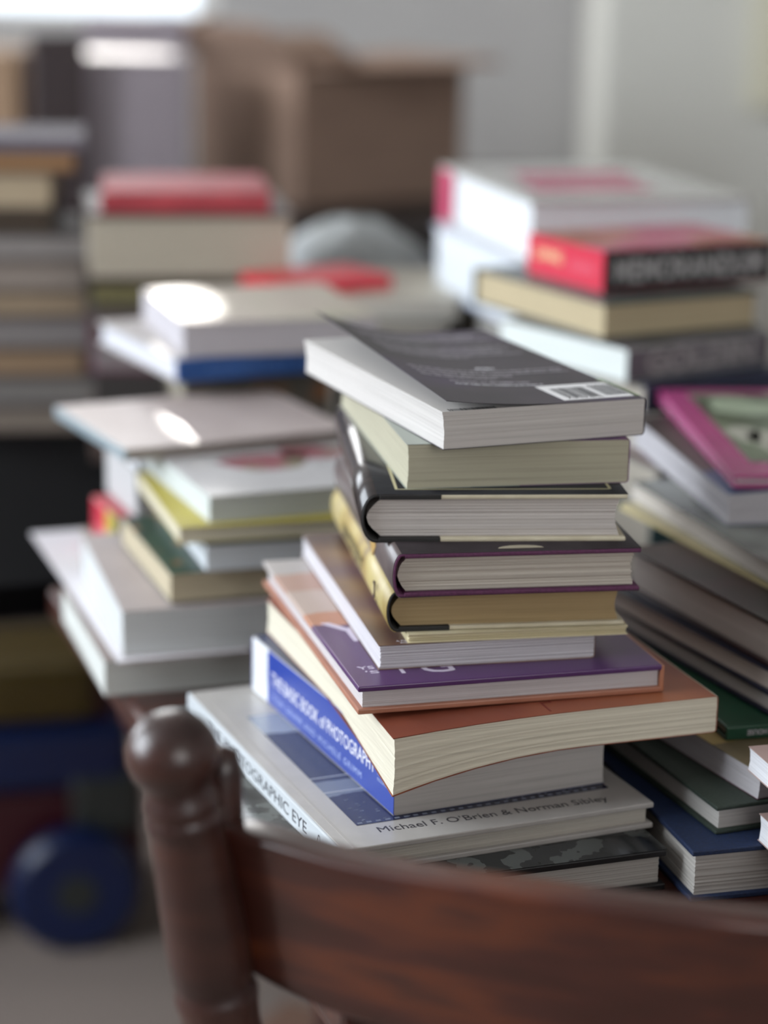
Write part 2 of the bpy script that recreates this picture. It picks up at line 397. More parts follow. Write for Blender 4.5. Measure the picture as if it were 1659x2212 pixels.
A5 = book('hardcover_book', 'yellow-jacketed old hardcover with browned pages and an oval emblem on its spine', (.0032, 1.260, .1455), 9.2, .147, .251, .0247, 'L', 'hardcover',
    cm('buff_board', ['bdb39a', 'c9c0a8'], .7, 80), 'a08a66', GA, round_=.006, quarter=cm('black_quarter_cloth', '151312', .6), flap=.22, layers=16,
    jacket=[cm('dark_jacket', '2a2624', .35), mat('yellow_jacket_spine', [(.3, '6f5c48'), (.42, 'a38c52'), (.55, 'b8a871'), (.68, 'b5a478')], .4, 22, 3)])
A4 = book('hardcover_book', 'purple cloth hardcover in a dark jacket with a small shell emblem, above the yellow-spined book', (.0065, 1.2495, .1704), 9.4, .151, .253, .0264, 'L', 'hardcover',
    cm('purple_cloth', ['4a1e3e', '5c2a4e'], .7, 500, bmp=.2), 'b5ada2', GA, round_=.005, layers=26, jit=.0006,
    jacket=[cm('black_brown_jacket', ['2b2527', '373033'], .3, 60), cm('brown_jacket_spine', ['544a4a', '695e5c'], .28, 30)])
A3 = book('hardcover_book', 'black-jacketed hardcover with thin cream border line, third from the top of the tall stack', (-.0130, 1.275, .1970), 5.0, .161, .265, .0292, 'L', 'hardcover',
    cm('buff_board', '', .7), 'bcb5b0', GA, round_=.009, quarter=cm('black_quarter_cloth', '', .6), flap=.24, layers=26, jit=.0004,
    jacket=[cm('black_gloss_jacket', ['26262a', '2d2e30'], .22, 60), cm('black_gloss_jacket_spine', ['2b2626', '3a3331'], .2, 60)])
A2 = book('paperback_book', 'pale paperback with greenish cream pages, second from the top of the tall stack', (.0130, 1.290, .2267), 11.0, .140, .237, .0278, 'R', 'paperback',
    axis_mat('grey_green_purple_cover', 0, [(0, '8f958c'), (.045, '6f7a74'), (.075, '573460'), (.139, '6b3c6c')], .4, .01, 30), 'aaa591', GA, layers=16)
def warpA1(part, x, y, z):
    if part == 'cover' and z > .015:
        k = max(0, (.095-x)/.095)**2; a = min(1, y/.24)
        lift = (.0065+.0135*a)*k
        return (x+k*(.003+.005*a), y, z+lift)
    if x < .03: 
        return (x-(.0238-z)*-.06*(1-x/.03), y, z)
    return (x, y, z)
A1 = book('paperback_book', 'black back-cover-up paperback with a white barcode and a curled cover, topmost of the tall stack', (.0330, 1.276, .2546), 22.1, .137, .242, .0236, 'R', 'paperback',
    mat('charcoal_purple_cover', [(.35, '373337'), (.55, '403a40'), (.75, '463a50')], .5, 14, 4), 'c2bdb9', GA, warp=warpA1, nx=24, ny=12, layers=18)
# writing on them
ZA = .0236
bar = quads(A1, 'barcode_label', [(.0845, .0065, .1340, .0490)], mat('white_label', 'e6e4e4', .5), ZA+.0001)
r = random.Random(3); L = []
for (xa, xb_) in ((.0895, .113), (.1165, .1305)):
    x = xa
    while x < xb_:
        wd = r.choice((.0003, .0004, .0006)); L.append((x, .0125, x+wd, .0395)); x += wd+r.choice((.0005, .0008, .0011))
quads(A1, 'barcode_bars', L, print_black, ZA+.0003)
text(A1, 'barcode_digits', '9 781423 207221', (.0893, .0095, ZA+.0002), (1, 0, 0), (0, 1, 0), .024, .0022, print_black)
text(A1, 'barcode_digits', '50899', (.117, .0408, ZA+.0002), (1, 0, 0), (0, 1, 0), .013, .0022, print_black)
L = []
for i, (y, f, a, b) in enumerate([(.218, .95, .02, .125), (.210, .9, .02, .125), (.202, 1, .02, .125), (.194, .5, .02, .125), (.176, .95, .02, .125), (.168, .98, .02, .125), (.160, .9, .02, .125), (.151, 1, .02, .125), (.143, .6, .02, .125),
      (.096, 1, .014, .128), (.088, 1, .014, .128), (.080, .62, .014, .128), (.072, .5, .014, .128), (.060, .65, .03, .12)]):
    L += words(a, b, y, .0026, f, i)
quads(A1, 'blurb_lettering', L, print_grey, ZA+.0004, warpA1)
text(A1, 'heading_lettering', 'RYEN', (.069, .104, ZA+.0005), (1, 0, 0), (0, 1, 0), .013, .0035, print_white, .02, warpA1)
text(A1, 'quote_lettering', "me for help, but I wouldn't even know it", (.030, .052, ZA+.0004), (1, 0, 0), (0, 1, 0), .062, .0024, print_white, 0, warpA1)
quads(A1, 'green_corner_print', [(.1325, .006, .1365, .06)], mat('sage_print', '7f8a6c', .4), ZA+.0001)
L = []; x = .006
while x < .036: wd = r.choice((.0004, .0008)); L.append((x, .0012, x+wd, .006)); x += wd+r.choice((.0005, .0009))
quads(A1, 'inner_barcode_bars', L, print_black, ZA-.0003)
# black jacket: cream border
cr = mat('cream_line_print', 'b3ab86', .5)
quads(A3, 'border_line', [(.0205, .012, .0222, .255), (.0205, .0115, .153, .0128), (.1515, .0115, .153, .255)], cr, .0292+.0005)
quads(A3, 'jacket_lettering', words(.035, .06, .045, .003, 1, 5)[:2]+[(.030, .031, .036, .0318), (.031, .046, .037, .0468)], print_white, .0292+.0005)
# yellow spine
Dn = (0, -1, 0); Up = (0, 0, 1)
text(A5, 'spine_lettering', 'MYSTERY', (-.0012, .185, .008), Dn, Up, .088, .011, mat('olive_print', '6f6448', .5), .01)
V, Fc = lathe([(.0046, 0), (.0046, .0004), (.0036, .0005)], 28)
ov_ = link('oval_emblem', mesh([(-.0009-v[2], .047+v[0]*.8, .0125+v[1]*1.25) for v in V], Fc), A5, mat('aubergine_print', '3c2436', .5))
link('oval_emblem_centre', mesh([(-.0013-v[2], .047+v[0]*.45, .0125+v[1]*.85) for v in V], Fc), ov_, mat('cream_print', 'c9b98a', .5))
text(A5, 'spine_lettering', 'VIKING', (-.0006, .0395, .019), (0, 0, -1), (0, -1, 0), .013, .004, mat('olive_print', '6f6448', .5))
# diamond on dark spine, shell emblem on the cover
g = [(-.0012, .088, .0135), (-.0012, .075, .0225), (-.0012, .063, .0135), (-.0012, .075, .0045)]
dm = mat('gold_print', 'b08d4e', .4)
link('spine_emblem', mesh(g+[(-.0005, a[1], a[2]) for a in g], [(0, 1, 2, 3), (4, 5, 6, 7)]+[(i, (i+1) % 4, 4+(i+1) % 4, 4+i) for i in range(4)]), A4, dm)
V = [(0, 0, 0)]; 
sh = []
for i in range(9):
    a = math.pi*i/8; sh.append((.078+.014*math.cos(a), .006+.006*math.sin(a)))
g = [(x, y, .0264+.0005) for x, y in sh]; g2 = [(x, y, .0264+.0007) for x, y in sh]; n = len(sh)
link('shell_emblem', mesh(g+g2, [tuple(range(n)), tuple(range(n, 2*n))]+[(i, (i+1) % n, n+(i+1) % n, n+i) for i in range(n)]), A4, mat('bone_print', 'a09783', .5))
# brown picture cover, purple board
text(A6, 'cover_lettering', 'A PIECE OF CAKE', (.012, .0055, .0154), (1, 0, 0), (0, 1, 0), .024, .0026, print_grey)
text(A6, 'cover_lettering', 'SWEET AND SIMPLE', (.014, .0022, .0154), (1, 0, 0), (0, 1, 0), .019, .002, print_grey)
lil = mat('lilac_white_print', 'c9bfd0', .5)
text(A7, 'title_lettering', 'Y', (.006, .083, .0174), (1, 0, 0), (0, 1, 0), .030, .042, lil)
text(A7, 'title_lettering', 'G', (.045, .0165, .0174), (1, 0, 0), (0, 1, 0), .02, .024, lil)
text(A7, 'title_lettering', 'T', (.026, .0185, .0174), (1, 0, 0), (0, 1, 0), .014, .018, lil)
text(A7, 'author_lettering', 'YS', (.008, .030, .0174), (1, 0, 0), (0, 1, 0), .010, .0055, lil)
text(A7, 'author_lettering', "'S", (.011, .022, .0174), (1, 0, 0), (0, 1, 0), .008, .005, lil)
# a reddish crease on the rust cover
quads(A8, 'cover_crease', [(.100, .004, .101, .020), (.101, .018, .106, .019), (.106, .018, .107, .034)], mat('oxblood_print', '6c2420', .5), .0236)
# blue spine
text(A9, 'spine_lettering', 'THE BASIC BOOK of PHOTOGRAPHY', (0, .200, .0170), Dn, Up, .172, .0095, print_white, .0)
text(A9, 'spine_lettering', 'TOM GRIMM AND MICHELE GRIMM', (0, .198, .0062), Dn, Up, .150, .0045, mat('pale_blue_print', 'a9b6dc', .5), 0, None, 1.3)
for i, s_ in enumerate(('THE CLASSIC', 'PHOTOGRAPHY', 'RESOURCE')):
    text(A9, 'spine_lettering', s_, (0, .0240, .0215-.0036*i), Dn, Up, .0135, .0022, mat('pale_blue_print', '', .5))
# cream photography hardcover
zt = .0166
text(A10, 'author_lettering', 'Michael F. O\u2019Brien & Norman Sibley', (.0318, .0165, zt), (1, -.028, 0), (.028, 1, 0), .1500, .0078, mat('charcoal_print', '35333a', .5), .0)
ph = quads(A10, 'cover_photo', [(.0225, .0300, .191, .2250)], axis_mat('navy_photo_print', 1, [(0, '141c3c'), (.083, '68707f'), (.106, '15203e'), (.195, '868e9c')], .25, .012, 60), zt+.0001)
L = []; rr = random.Random(9)
for i in range(70): x = rr.uniform(.026, .18); y = rr.uniform(.032, .078); L.append((x, y, x+rr.uniform(.0006, .003), y+rr.uniform(.0004, .0012)))
L += [(.024+i*.006, .0315, .027+i*.006, .0335) for i in range(27)]
quads(ph, 'photo_highlights', L, mat('mid_grey_print', '6d7484', .4), zt+.0002)
quads(ph, 'photo_line', [(.0225, .0820, .12, .0830), (.0225, .1060, .12, .1070)], mat('silver_print', 'b9bdc6', .4), zt+.0002)
text(A10, 'spine_lettering', 'THE PHOTOGRAPHIC EYE', (0, .240, .0046), Dn, Up, .186, .0080, mat('charcoal_print', '', .5), 0)
text(A10, 'spine_lettering', 'Davis', (0, .0235, .0015), (0, 0, 1), (0, 1, 0), .009, .004, mat('charcoal_print', '', .5))
g = []
for i in range(17):
    a = 2*math.pi*i/16*1.0; g.append((.0335+.0028*math.sin(a)*(1+.3*math.cos(3*a)), .0083+.0045*math.cos(a)))
V = [(-.0002, y, z) for y, z in g[:16]]+[(-.0002, .0335+(y-.0335)*.75, .0083+(z-.0083)*.8) for y, z in g[:16]]
V += [(.0002, v[1], v[2]) for v in V]
Fc = [(i, (i+1) % 16, 16+(i+1) % 16, 16+i) for i in range(16)]+[(32+i, 32+(i+1) % 16, 48+(i+1) % 16, 48+i) for i in range(16)]
link('publisher_mark', mesh(V, Fc), A10, mat('charcoal_print', '', .5))

# ---- right-hand stack, bottom to top
GB = 'books in the stack right of the tall one'
book('hardcover_book', 'navy blue cloth hardcover with white pages, lowest at the right edge beside the tall stack', (.1858, 1.200, 0), 15.2, .175, .225, .0329, 'R', 'hardcover', cm('navy_cloth', ['15233f', '1a2c50'], .65, 500, bmp=.3), 'b5b0aa', GB, layers=24, jit=.0003, bt=.0034)
book('hardcover_book', 'dark green cloth hardcover lying on the navy blue book at the right edge', (.2025, 1.225, .0330), 20.9, .165, .219, .0177, 'R', 'hardcover', cm('dark_green_cloth', ['26312a', '2f3b32'], .6, 500, bmp=.3), 'b7b3ae', GB, layers=16)
book('paperback_book', 'white-paged paperback with maroon bottom cover, on the dark green book', (.2285, 1.238, .0508), 25.5, .150, .220, .0176, 'R', 'paperback', axis_mat('red_yellow_cover', 1, [(0, '6e6148'), (.05, 'a08a58'), (.09, '9c2638')], .4), 'bcb8bb', GB, back=cm('maroon_cover', ['4a2634', '5d3242'], .4), layers=14)
B4 = book('hardcover_book', 'thin bottle green book with white lettering upside down on its spine, at the right edge', (.2160, 1.289, .0685), 14.8, .180, .250, .0094, 'F', 'hardcover', cm('bottle_green_board', ['123a28', '194631'], .4, 30), 'c0bcb4', GB, layers=5, bt=.002)
text(B4, 'spine_lettering', 'HOUSE', (.0275, 0, .0063), (-1, 0, 0), (0, 0, -1), .0135, .0034, print_grey, .02)
# two little white-paged books poking in at the right edge, each on a low pile of its own
for (px_, py_, z_, t_, lab) in ((1617, 1612, .0688, .0150, 'pinkish-covered paperback with rounded white pages, poking in at the right edge below the green book'), (1640, 1757, .0334, .0170, 'white-paged paperback poking in at the right edge on the navy cloth book')):
    l_ = .085; a_ = rad(15); pq = P(px_, py_, z=z_+t_)
    book('paperback_book', lab, (pq.x+l_*math.sin(a_), pq.y-l_*math.cos(a_), z_), 15, .08, l_, t_, 'R', 'paperback', cm('pinkish_cover', ['a78e88', 'b39a93'], .4), 'e0e0e4', GB, layers=10)
book('hardcover_book', 'grey-paged navy-topped large book resting on the thin green book', (.2632, 1.270, .0780), 24.4, .185, .262, .0154, 'R', 'hardcover', cm('midnight_cover', ['16192c', '1f2238'], .4), 'cfc8c4', GB, layers=8)
book('paperback_book', 'thin brownish-paged book with a navy cover, second above the green book', (.2643, 1.277, .0935), 25.9, .182, .255, .0120, 'R', 'paperback', cm('midnight_cover', '', .4), 'bdb2aa', GB, layers=8)
book('hardcover_book', 'thick grey-paged hardcover with a dark maroon brown cover, right of the tall stack', (.2622, 1.287, .1056), 23.7, .185, .225, .0300, 'R', 'hardcover', cm('maroon_brown_cover', ['2c2321', '3d2a2c', '33302c'], .35, 14), 'cdc4be', GB, layers=14)
book('magazine', 'thin pale yellow magazine under the grey-green picture book on the right', (.2730, 1.353, .1357), 21.7, .180, .262, .0042, 'R', 'paperback', cm('pale_yellow_cover', ['b3a98a', 'c4ba98'], .5), 'cdbf92', GB, cat='magazine', layers=3)
book('paperback_book', 'glossy grey-green covered large paperback with a pale blue edge, right of the tall stack', (.2690, 1.354, .1400), 18.0, .185, .269, .0137, 'R', 'paperback', cm('grey_green_gloss', ['4b4d49', '6c706a', '8d928c'], .18, 12), 'c9c2ba', GB, layers=10)
def warpB10(part, x, y, z):
    k = max(0, (.05-x)/.05); return (x, y, z-.002*k*k*(1 if z > .01 else 0))
book('paperback_book', 'white wavy-paged paperback with a blue-edged dark cover, directly under the pink picture book', (.2400, 1.488, .1540), 9.6, .180, .245, .0246, 'R', 'paperback', axis_mat('dark_blue_edge_cover', 1, [(0, '3c5478'), (.07, '4b413f'), (.2, '39302e')], .35, .01), 'b1aeb2', GB, warp=warpB10, nx=5, layers=20, jit=.0004)
B11 = book('picture_book', 'pink-bordered picture book with a cow picture on its cover, topmost at the right edge', (.2440, 1.495, .1788), 3.9, .180, .290, .0098, 'R', 'hardcover', cm('pink_gloss_board', ['a03a72', 'ad437d'], .25, 20), 'c8c2c4', GB, layers=4, bt=.0032)
pp = quads(B11, 'cover_picture', [(.0205, .038, .165, .272)], mat('meadow_print', [(.3, '3a4236'), (.45, '4d5844'), (.6, '6f7a62'), (.75, '8f9a84')], .3, 10, 2), .0099)
def blob(x, y, a, b, k=16, ph=0): return [(x+a*math.cos(2*math.pi*i/k)*(1+.18*math.sin(3*2*math.pi*i/k+ph)), y+b*math.sin(2*math.pi*i/k)*(1+.15*math.cos(2*2*math.pi*i/k+ph))) for i in range(k)]
def blobs(root, name, bl, z, m):
    V = []; Fc = []
    for g in bl:
        n = len(g); o_ = len(V); V += [(x, y, z) for x, y in g]+[(x, y, z+.0001) for x, y in g]
        Fc += [tuple(range(o_, o_+n)), tuple(range(o_+n, o_+2*n))]+[(o_+i, o_+(i+1) % n, o_+n+(i+1) % n, o_+n+i) for i in range(n)]
    return link(name, mesh(V, Fc), root, m)
blobs(pp, 'spotted_cow', [blob(.066, .095, .032, .045, 20, 1), blob(.036, .125, .012, .03), blob(.10, .08, .02, .02)], .0100, mat('bone_cow_print', 'a9a79a', .4))
blobs(pp, 'cow_spot', [blob(.055, .085, .009, .012), blob(.078, .075, .012, .012, 16, 2), blob(.07, .12, .01, .014, 16, 1)], .0102, mat('brown_cow_print', '4a3634', .4))
blobs(pp, 'pale_bush', [blob(.055, .225, .028, .032, 18, 2)], .0100, mat('pale_sage_print', '98a48c', .4))

# ---- back right stack C (bottom to top), the lowest books carry the visible ones
GC = 'books in the farther stack at the right'
zc = 0
fillers = [('ochre', '8a7446', .040), ('teal', '2f5358', .034), ('grey', '6d6a6a', .043), ('maroon', '57262c', .050)]
for i, (nm, c, t) in enumerate(fillers):
    book('hardcover_book', ['ochre', 'teal', 'grey', 'maroon'][i]+' hardcover low in the farther right stack, hidden behind the pink picture book\'s pile', (.222+.004*i, 1.797, zc), 28-2*i, .165, .21, t, 'F', 'hardcover', cm(nm+'_cloth', c, .6), 'b0a89c', GC, layers=4); zc += t+.0002
C5 = book('hardcover_book', 'navy book under the book with large pale letters, in the farther right stack', (.214, 1.778, zc+.0002), 33, .17, .20, .1930-zc-.0006, 'F', 'hardcover', cm('navy_gloss', ['141a30', '1f2740'], .3), 'b0a89c', GC, layers=5)
C4 = book('paperback_book', 'grey-spined paperback with large pale block letters, white page ends to the left', (.1980, 1.784, .1930), 36.3, .165, .168, .0280, 'F', 'paperback', cm('grey_mauve_cover', ['3c3a3c', '57525a'], .4), 'd3d8d5', GC, spine_m=cm('grey_mauve_spine', ['544e54', '6a636a'], .4, 30), layers=8)
text(C4, 'spine_lettering', 'GOLDIN', (.022, 0, .0055), (1, 0, 0), Up, .125, .019, mat('stone_print', '979292', .5), .03)
C3 = book('hardcover_book', 'tan-paged hardcover in dark grey boards, under the red and black paperback', (.1800, 1.818, .2212), 29.3, .165, .210, .0326, 'B', 'hardcover', cm('slate_board', ['3c4240', '4a504c'], .4), 'b5a688', GC, layers=8)
C2 = book('paperback_book', 'red and black paperback with white block title, topmost of the farther right stack', (.1840, 1.867, .2540), 28.8, .180, .122, .0362, 'F', 'paperback', mat('red_pink_collage_cover', [(.35, 'a3364a'), (.5, 'b5607a'), (.6, 'a87850'), (.7, '8e2a3a')], .35, 14, 3), 'c9243f', GC, spine_m=cm('black_spine', '141414', .35), layers=5)
text(C2, 'spine_lettering', 'MEMORANDUM', (.010, 0, .0085), (1, 0, 0), Up, .160, .020, mat('light_grey_print', 'a6a3a3', .5), .035)
# printed red end panel of that paperback
g, f = box_geo(-.0006, .0004, .0005, .1215, .001, .0352); ep = link('end_panel', mesh(g, f), C2, mat('crimson_print', 'c41f3e', .4)); ep['label'] = 'crimson printed end panel'
text(ep, 'end_lettering', 'LIVING', (-.0006, .108, .016), Dn, Up, .042, .010, mat('butter_print', 'd8b98a', .5), .03)
text(ep, 'end_lettering', 'COSTA', (-.0006, .052, .014), Dn, Up, .038, .007, mat('rose_print', 'd87a8c', .5))
# ---- white thick books behind C (stack I)
GI = 'books in the pile of thick white books'
zi = 0
for i, (c, t) in enumerate((('7c7a80', .055), ('3f4a58', .05), ('8b5a4a', .045), ('5c6052', .03))):
    book('hardcover_book', ['grey', 'slate blue', 'brick', 'olive'][i]+' hardcover near the bottom of the pile under the thick white book', (.132+.003*i, 2.085, zi), 16+i, .21, .26, t, 'R', 'hardcover', cm('pile_cloth_%s' % c, c, .6), 'b0aca6', GI, layers=4); zi += t+.0003
I2 = book('hardcover_book', 'white book with a pale blue edge, right under the thickest white book', (.128, 2.058, zi), 17, .215, .28, .2495-zi, 'R', 'hardcover', cm('white_blue_board', ['a9b0c4', 'c0c4d0'], .4), 'd8dde2', GI, layers=6)
I1 = book('hardcover_book', 'thickest white book with pink lettering on its cover, at the back right', (.130, 2.050, .2500), 15, .222, .30, .0600, 'R', 'hardcover', cm('white_gloss_board', ['b4b2ae', 'bcbab6'], .25), 'dadde0', GI, layers=12, jit=.0005, bt=.004)
quads(I1, 'cover_lettering', [(.03, .06, .15, .13), (.05, .16, .17, .22)], mat('pink_cover_print', 'b5506e', .4), .0601)
g, f = box_geo(-.0008, .0, .255, .298, .004, .056); q = link('pink_fore_edge_tab', mesh(g, f), I1, mat('rose_pink_print', 'c4476a', .4)); q['label'] = 'rose pink patch at the far end'
# ---- left stack D
GD = 'books in the blurred stack on the left'
book('hardcover_book', 'lowest book of the left stack, white page ends at the table edge', (-.2040, 1.536, 0), 17.7, .25, .191, .0276, 'B', 'paperback', cm('taupe_cover', ['7b6f6b', '8a7d78'], .5), 'c2c4c0', GD, layers=8)
book('hardcover_book', 'thick grey-paged book second from the bottom of the left stack', (-.1910, 1.541, .0300), 15.8, .25, .216, .0348, 'B', 'paperback', cm('pale_mauve_cover', ['a39896', 'ada2a0'], .5), 'c2c4c4', GD, layers=10)
book('paperback_book', 'brown-paged paperback with dark green floral cover in the left stack', (-.1570, 1.558, .0666), 19.2, .170, .170, .0225, 'B', 'paperback', mat('dark_floral_cover', [(.35, '1c2a24'), (.5, '2e4a3c'), (.6, '3a4a3a'), (.68, '8a5a2a')], .4, 50, 2), 'b3a78f', GD, layers=8)
book('paperback_book', 'small white-paged black-covered book above the dark green floral one', (-.1310, 1.564, .0893), 17.2, .150, .19, .0205, 'B', 'paperback', cm('ink_cover', '15181a', .4), 'c4c8cc', GD, layers=6)
book('paperback_book', 'cream-paged paperback with a yellow cover, in the middle of the left stack', (-.1510, 1.567, .1100), 16.7, .170, .175, .0122, 'B', 'paperback', cm('mustard_cover', ['a89a3c', 'b5a848'], .5), 'c4bca6', GD, layers=6)
D4 = book('paperback_book', 'white-covered paperback with a red and green picture, near the top of the left stack', (-.1300, 1.582, .1224), 22.0, .175, .186, .0200, 'B', 'paperback', cm('white_picture_cover', ['b5b3b3', 'c4c2c2'], .15, 12), 'c1c6c4', GD, layers=8)
blobs(D4, 'cover_print', [blob(.075, .09, .035, .03), blob(.12, .11, .03, .02, 16, 2)], .0201, mat('faded_red_green_print', ['6a7a58', '8a4a54', '7a3e4a'], .4, 30))
D3 = book('album', 'large thin pinkish-white album slanting across the left stack', (-.2050, 1.682, .1432), 27, .200, .172, .0098, 'L', 'hardcover', cm('pinkish_white_board', ['b3a5a1', 'bdb0ac'], .4), 'a8a49c', GD, spine_m=cm('blue_grey_spine', '8a969c', .3), cat='album', layers=3, bt=.0022)
# behind-left pile under the album
GE = 'books in the low pile under the album'
book('paperback_book', 'brown book at the very bottom of the low pile under the album', (-.229, 1.785, 0), 22, .14, .10, .0348, 'B', 'paperback', cm('low_pile_brown', '6a4c42', .5), 'a89c90', GE, layers=4)
book('paperback_book', 'red and yellow edged book, second from below in the low pile under the album', (-.226, 1.783, .0350), 22, .14, .075, .0350, 'L', 'paperback', cm('red_gloss', 'a82a38', .4), 'c4c0bc', GE, spine_m=axis_mat('red_yellow_bands', 1, [(0, 'a89a2c'), (.03, 'b52f40')], .4), layers=4)
book('paperback_book', 'grey-paged book beneath the bright white-paged one in the low pile', (-.207, 1.777, .0702), 22, .14, .10, .0420, 'B', 'paperback', cm('smoke_cover', '77716e', .4), 'b5b3b3', GE, layers=5)
book('paperback_book', 'bright white-paged book just under the left corner of the album', (-.206, 1.775, .1124), 22, .14, .115, .0300, 'B', 'paperback', cm('smoke_cover', '', .4), 'e0e4e8', GE, layers=5)
# loose magazine fanned under the left stack
def warpM(part, x, y, z):
    k = max(0, (y-.04)/.16); return (x, y, z+.0+.030*k*k*max(0, 1-x/.2))
pN = P(257, 1432, z=.029); pL = P(66, 1152, z=.029); dv = pL-pN
mg = book('magazine', 'white glossy magazine sticking out left between the two lowest books of the left stack', (pN.x, pN.y, .0279), math.degrees(math.atan2(-dv.x, dv.y)), .10, dv.length, .0018, 'R', 'paperback', cm('white_gloss_page', ['d4d0d4', 'dedbe0'], .3, 10), '9a7060', GD, cat='magazine', layers=2, nx=6, ny=8)
# ---- stack H behind the left stack
GH = 'books in the pile with the blue spine'
zz = 0
for i, (c, t, lab) in enumerate((('6a5248', .045, 'brown'), ('454a4c', .04, 'charcoal'), ('8b8478', .03, 'stone'))):
    book('hardcover_book', lab+' hardcover at the foot of the pile behind the left stack', (-.188+.003*i, 1.97, zz), 14-i, .135, .15, t, 'L', 'hardcover', cm('foot_pile_%s' % c, c, .6), 'b5aea2', GH, layers=4); zz += t+.0002
book('hardcover_book', 'dark olive book with an orange patch, below the blue-spined book', (-.185, 1.965, zz), 12, .135, .15, .1690-zz, 'F', 'hardcover', mat('olive_orange_cover', [(.35, '4b463e'), (.55, '5c564c'), (.7, '8a5a30')], .4, 25), 'a09888', GH, spine_m=mat('olive_orange_cover', '', .4), layers=4)
zq = .1694
n2 = P(381, 777, z=zq+.021)
D2 = book('hardcover_book', 'wide white book with a blue spine, behind the left stack', (n2.x, n2.y, zq), 27, .185, .20, .0210, 'F', 'hardcover', cm('white_matt_cover', ['a8a2a0', 'b5afad'], .6), 'c9c9d0', GH, spine_m=cm('royal_blue_spine', ['1d4a88', '24569c'], .4, 30), layers=6)
text(D2, 'spine_lettering', 'COUNTRY LIFE', (.03, 0, .006), (1, 0, 0), Up, .11, .009, mat('dim_blue_print', '4a6ea8', .5))
zq += .0213
n1 = P(395, 700, z=zq+.030)
D1 = book('paperback_book', 'thick pale beige book on the blue-spined book, brightly lit at its left corner', (n1.x, n1.y+.004, zq), 17, .175, .19, .0300, 'B', 'paperback', cm('beige_picture_cover', ['998d80', 'a3978a', '98957f'], .5, 12), 'b5b0b4', GH, layers=8)
# ---- far left stacks E and F
GF = 'books in the far left stack'
specs = [('5a4c44', '7d7268', .030, 0), ('3d3a40', '75706c', .034, .004), ('66503e', '8a735c', .03, -.004), ('463c3a', '7a7472', .036, .003), ('5a4c42', '8f7d68', .028, 0), ('66584c', '857a72', .034, -.002), ('3d3434', '827c79', .030, .004), ('2f2625', '43392f', .026, -.035), ('574a3e', 'a09078', .040, -.036), ('5a3e30', '8f6e4e', .022, -.01), ('565058', '706870', .014, .0)]
cn = ['brown', 'slate', 'tan', 'dark grey', 'umber', 'buff', 'charcoal', 'blackish', 'cream-paged', 'orange-brown', 'mauve-covered']
zz = 0; xe = P(190, 600, y=2.4).x
for i, (c, p, t, dx) in enumerate(specs):
    book('hardcover_book', '%s book, %s in the blurred far left stack' % (cn[i], ['lowest', 'second', 'third', 'fourth', 'fifth', 'sixth', 'seventh', 'eighth', 'ninth', 'next to the top', 'topmost'][i]+('' if i in (0, 9, 10) else ' from below')),
         (xe-.20*math.cos(rad(8))+dx, 2.37, zz), 8+dx*60, .20, .17, t-.0003, 'B', 'hardcover', cm('far_%s' % c, c, .75), p, GF, layers=4); zz += t
GG = 'books in the far stack with the red top'
fx = P(190, 450, y=2.26)
specs = [('5a4a44', 'a8a096', .05, 'brown'), ('3f3a38', '9a928a', .045, 'black'), ('64203c', '8a8080', .035, 'magenta'), ('3a3434', '6a5f58', .035, 'dark'), ('34302c', '6f6848', .026, 'olive-edged')]
zz = 0
for i, (c, p, t, lab) in enumerate(specs):
    book('hardcover_book', lab+' book lower down in the far stack with the red top', (fx.x+.004*(i % 2), 2.26, zz), 8, .20, .20, t-.0003, 'B' if i > 1 else 'F', 'hardcover', cm('fs_%s' % c, c, .5), p, GG, layers=4); zz += t
book('hardcover_book', 'thick beige-paged book under the red book in the far stack', (fx.x-.002, 2.262, zz), 9, .215, .20, .070, 'B', 'hardcover', cm('cocoa_board', '3b2c28', .5), 'aaa090', GG, layers=6, bt=.004); zz += .0703
book('hardcover_book', 'red book lying topmost in the far stack before the cardboard box', (fx.x+.012, 2.27, zz), 7, .175, .17, .022, 'F', 'hardcover', cm('red_cover', ['8f2632', 'a0343e'], .6), 'a0302c', GG, spine_m=cm('red_spine', ['8a2630', 'a83840'], .4), layers=3)
# ---- loose red folder, pale papers and open book between the piles
GJ = None
rp = P(590, 612, y=2.2)
zz = 0
for i, (c, t, lab) in enumerate((('6d6660', .06, 'grey'), ('8a8274', .055, 'sand'), ('5d6468', .050, 'blue-grey'))):
    book('hardcover_book', lab+' thick book in the pile that carries the red folder', (rp.x+.01, 2.20, zz), 5, .17, .20, t, 'L', 'hardcover', cm('carry_%s' % c, c, .6), 'b0a89c', 'books under the red folder', layers=4); zz += t+.0002
book('paperback_book', 'pale beige book under the bright red folder', (rp.x+.02, 2.20, zz), 6, .17, .20, .022, 'L', 'paperback', cm('sand_pale_cover', ['a8a294', 'b5ae9e'], .4), 'b8b2a8', 'books under the red folder', layers=4); zz += .0222
book('folder', 'bright red folder lying slanted among the piles in the middle distance', (rp.x+.012, 2.20, zz), 34, .130, .09, .014, 'F', 'paperback', cm('bright_red', ['c41c30', 'd22a3c'], .4), 'c42a38', None, cat='folder', layers=3); 
wp = P(900, 690, y=1.98)
zz = 0
for i, (c, t, lab) in enumerate((('b5a79c', .05, 'cream'), ('6a3c3c', .05, 'dark red'), ('a8a8ac', .045, 'silver-grey'))):
    book('hardcover_book', lab+' hardcover in the pile under the pale open pages behind the tall stack', (wp.x-.028, 1.925, zz), 20, .12, .14, t, 'L', 'hardcover', cm('mid_%s' % c, c, .6), 'b0a89c', 'books under the pale pages', layers=4); zz += t+.0002
def warpO(part, x, y, z): return (x, y, z+.012*math.sin(min(1, max(0, x/.13))*3.1416))
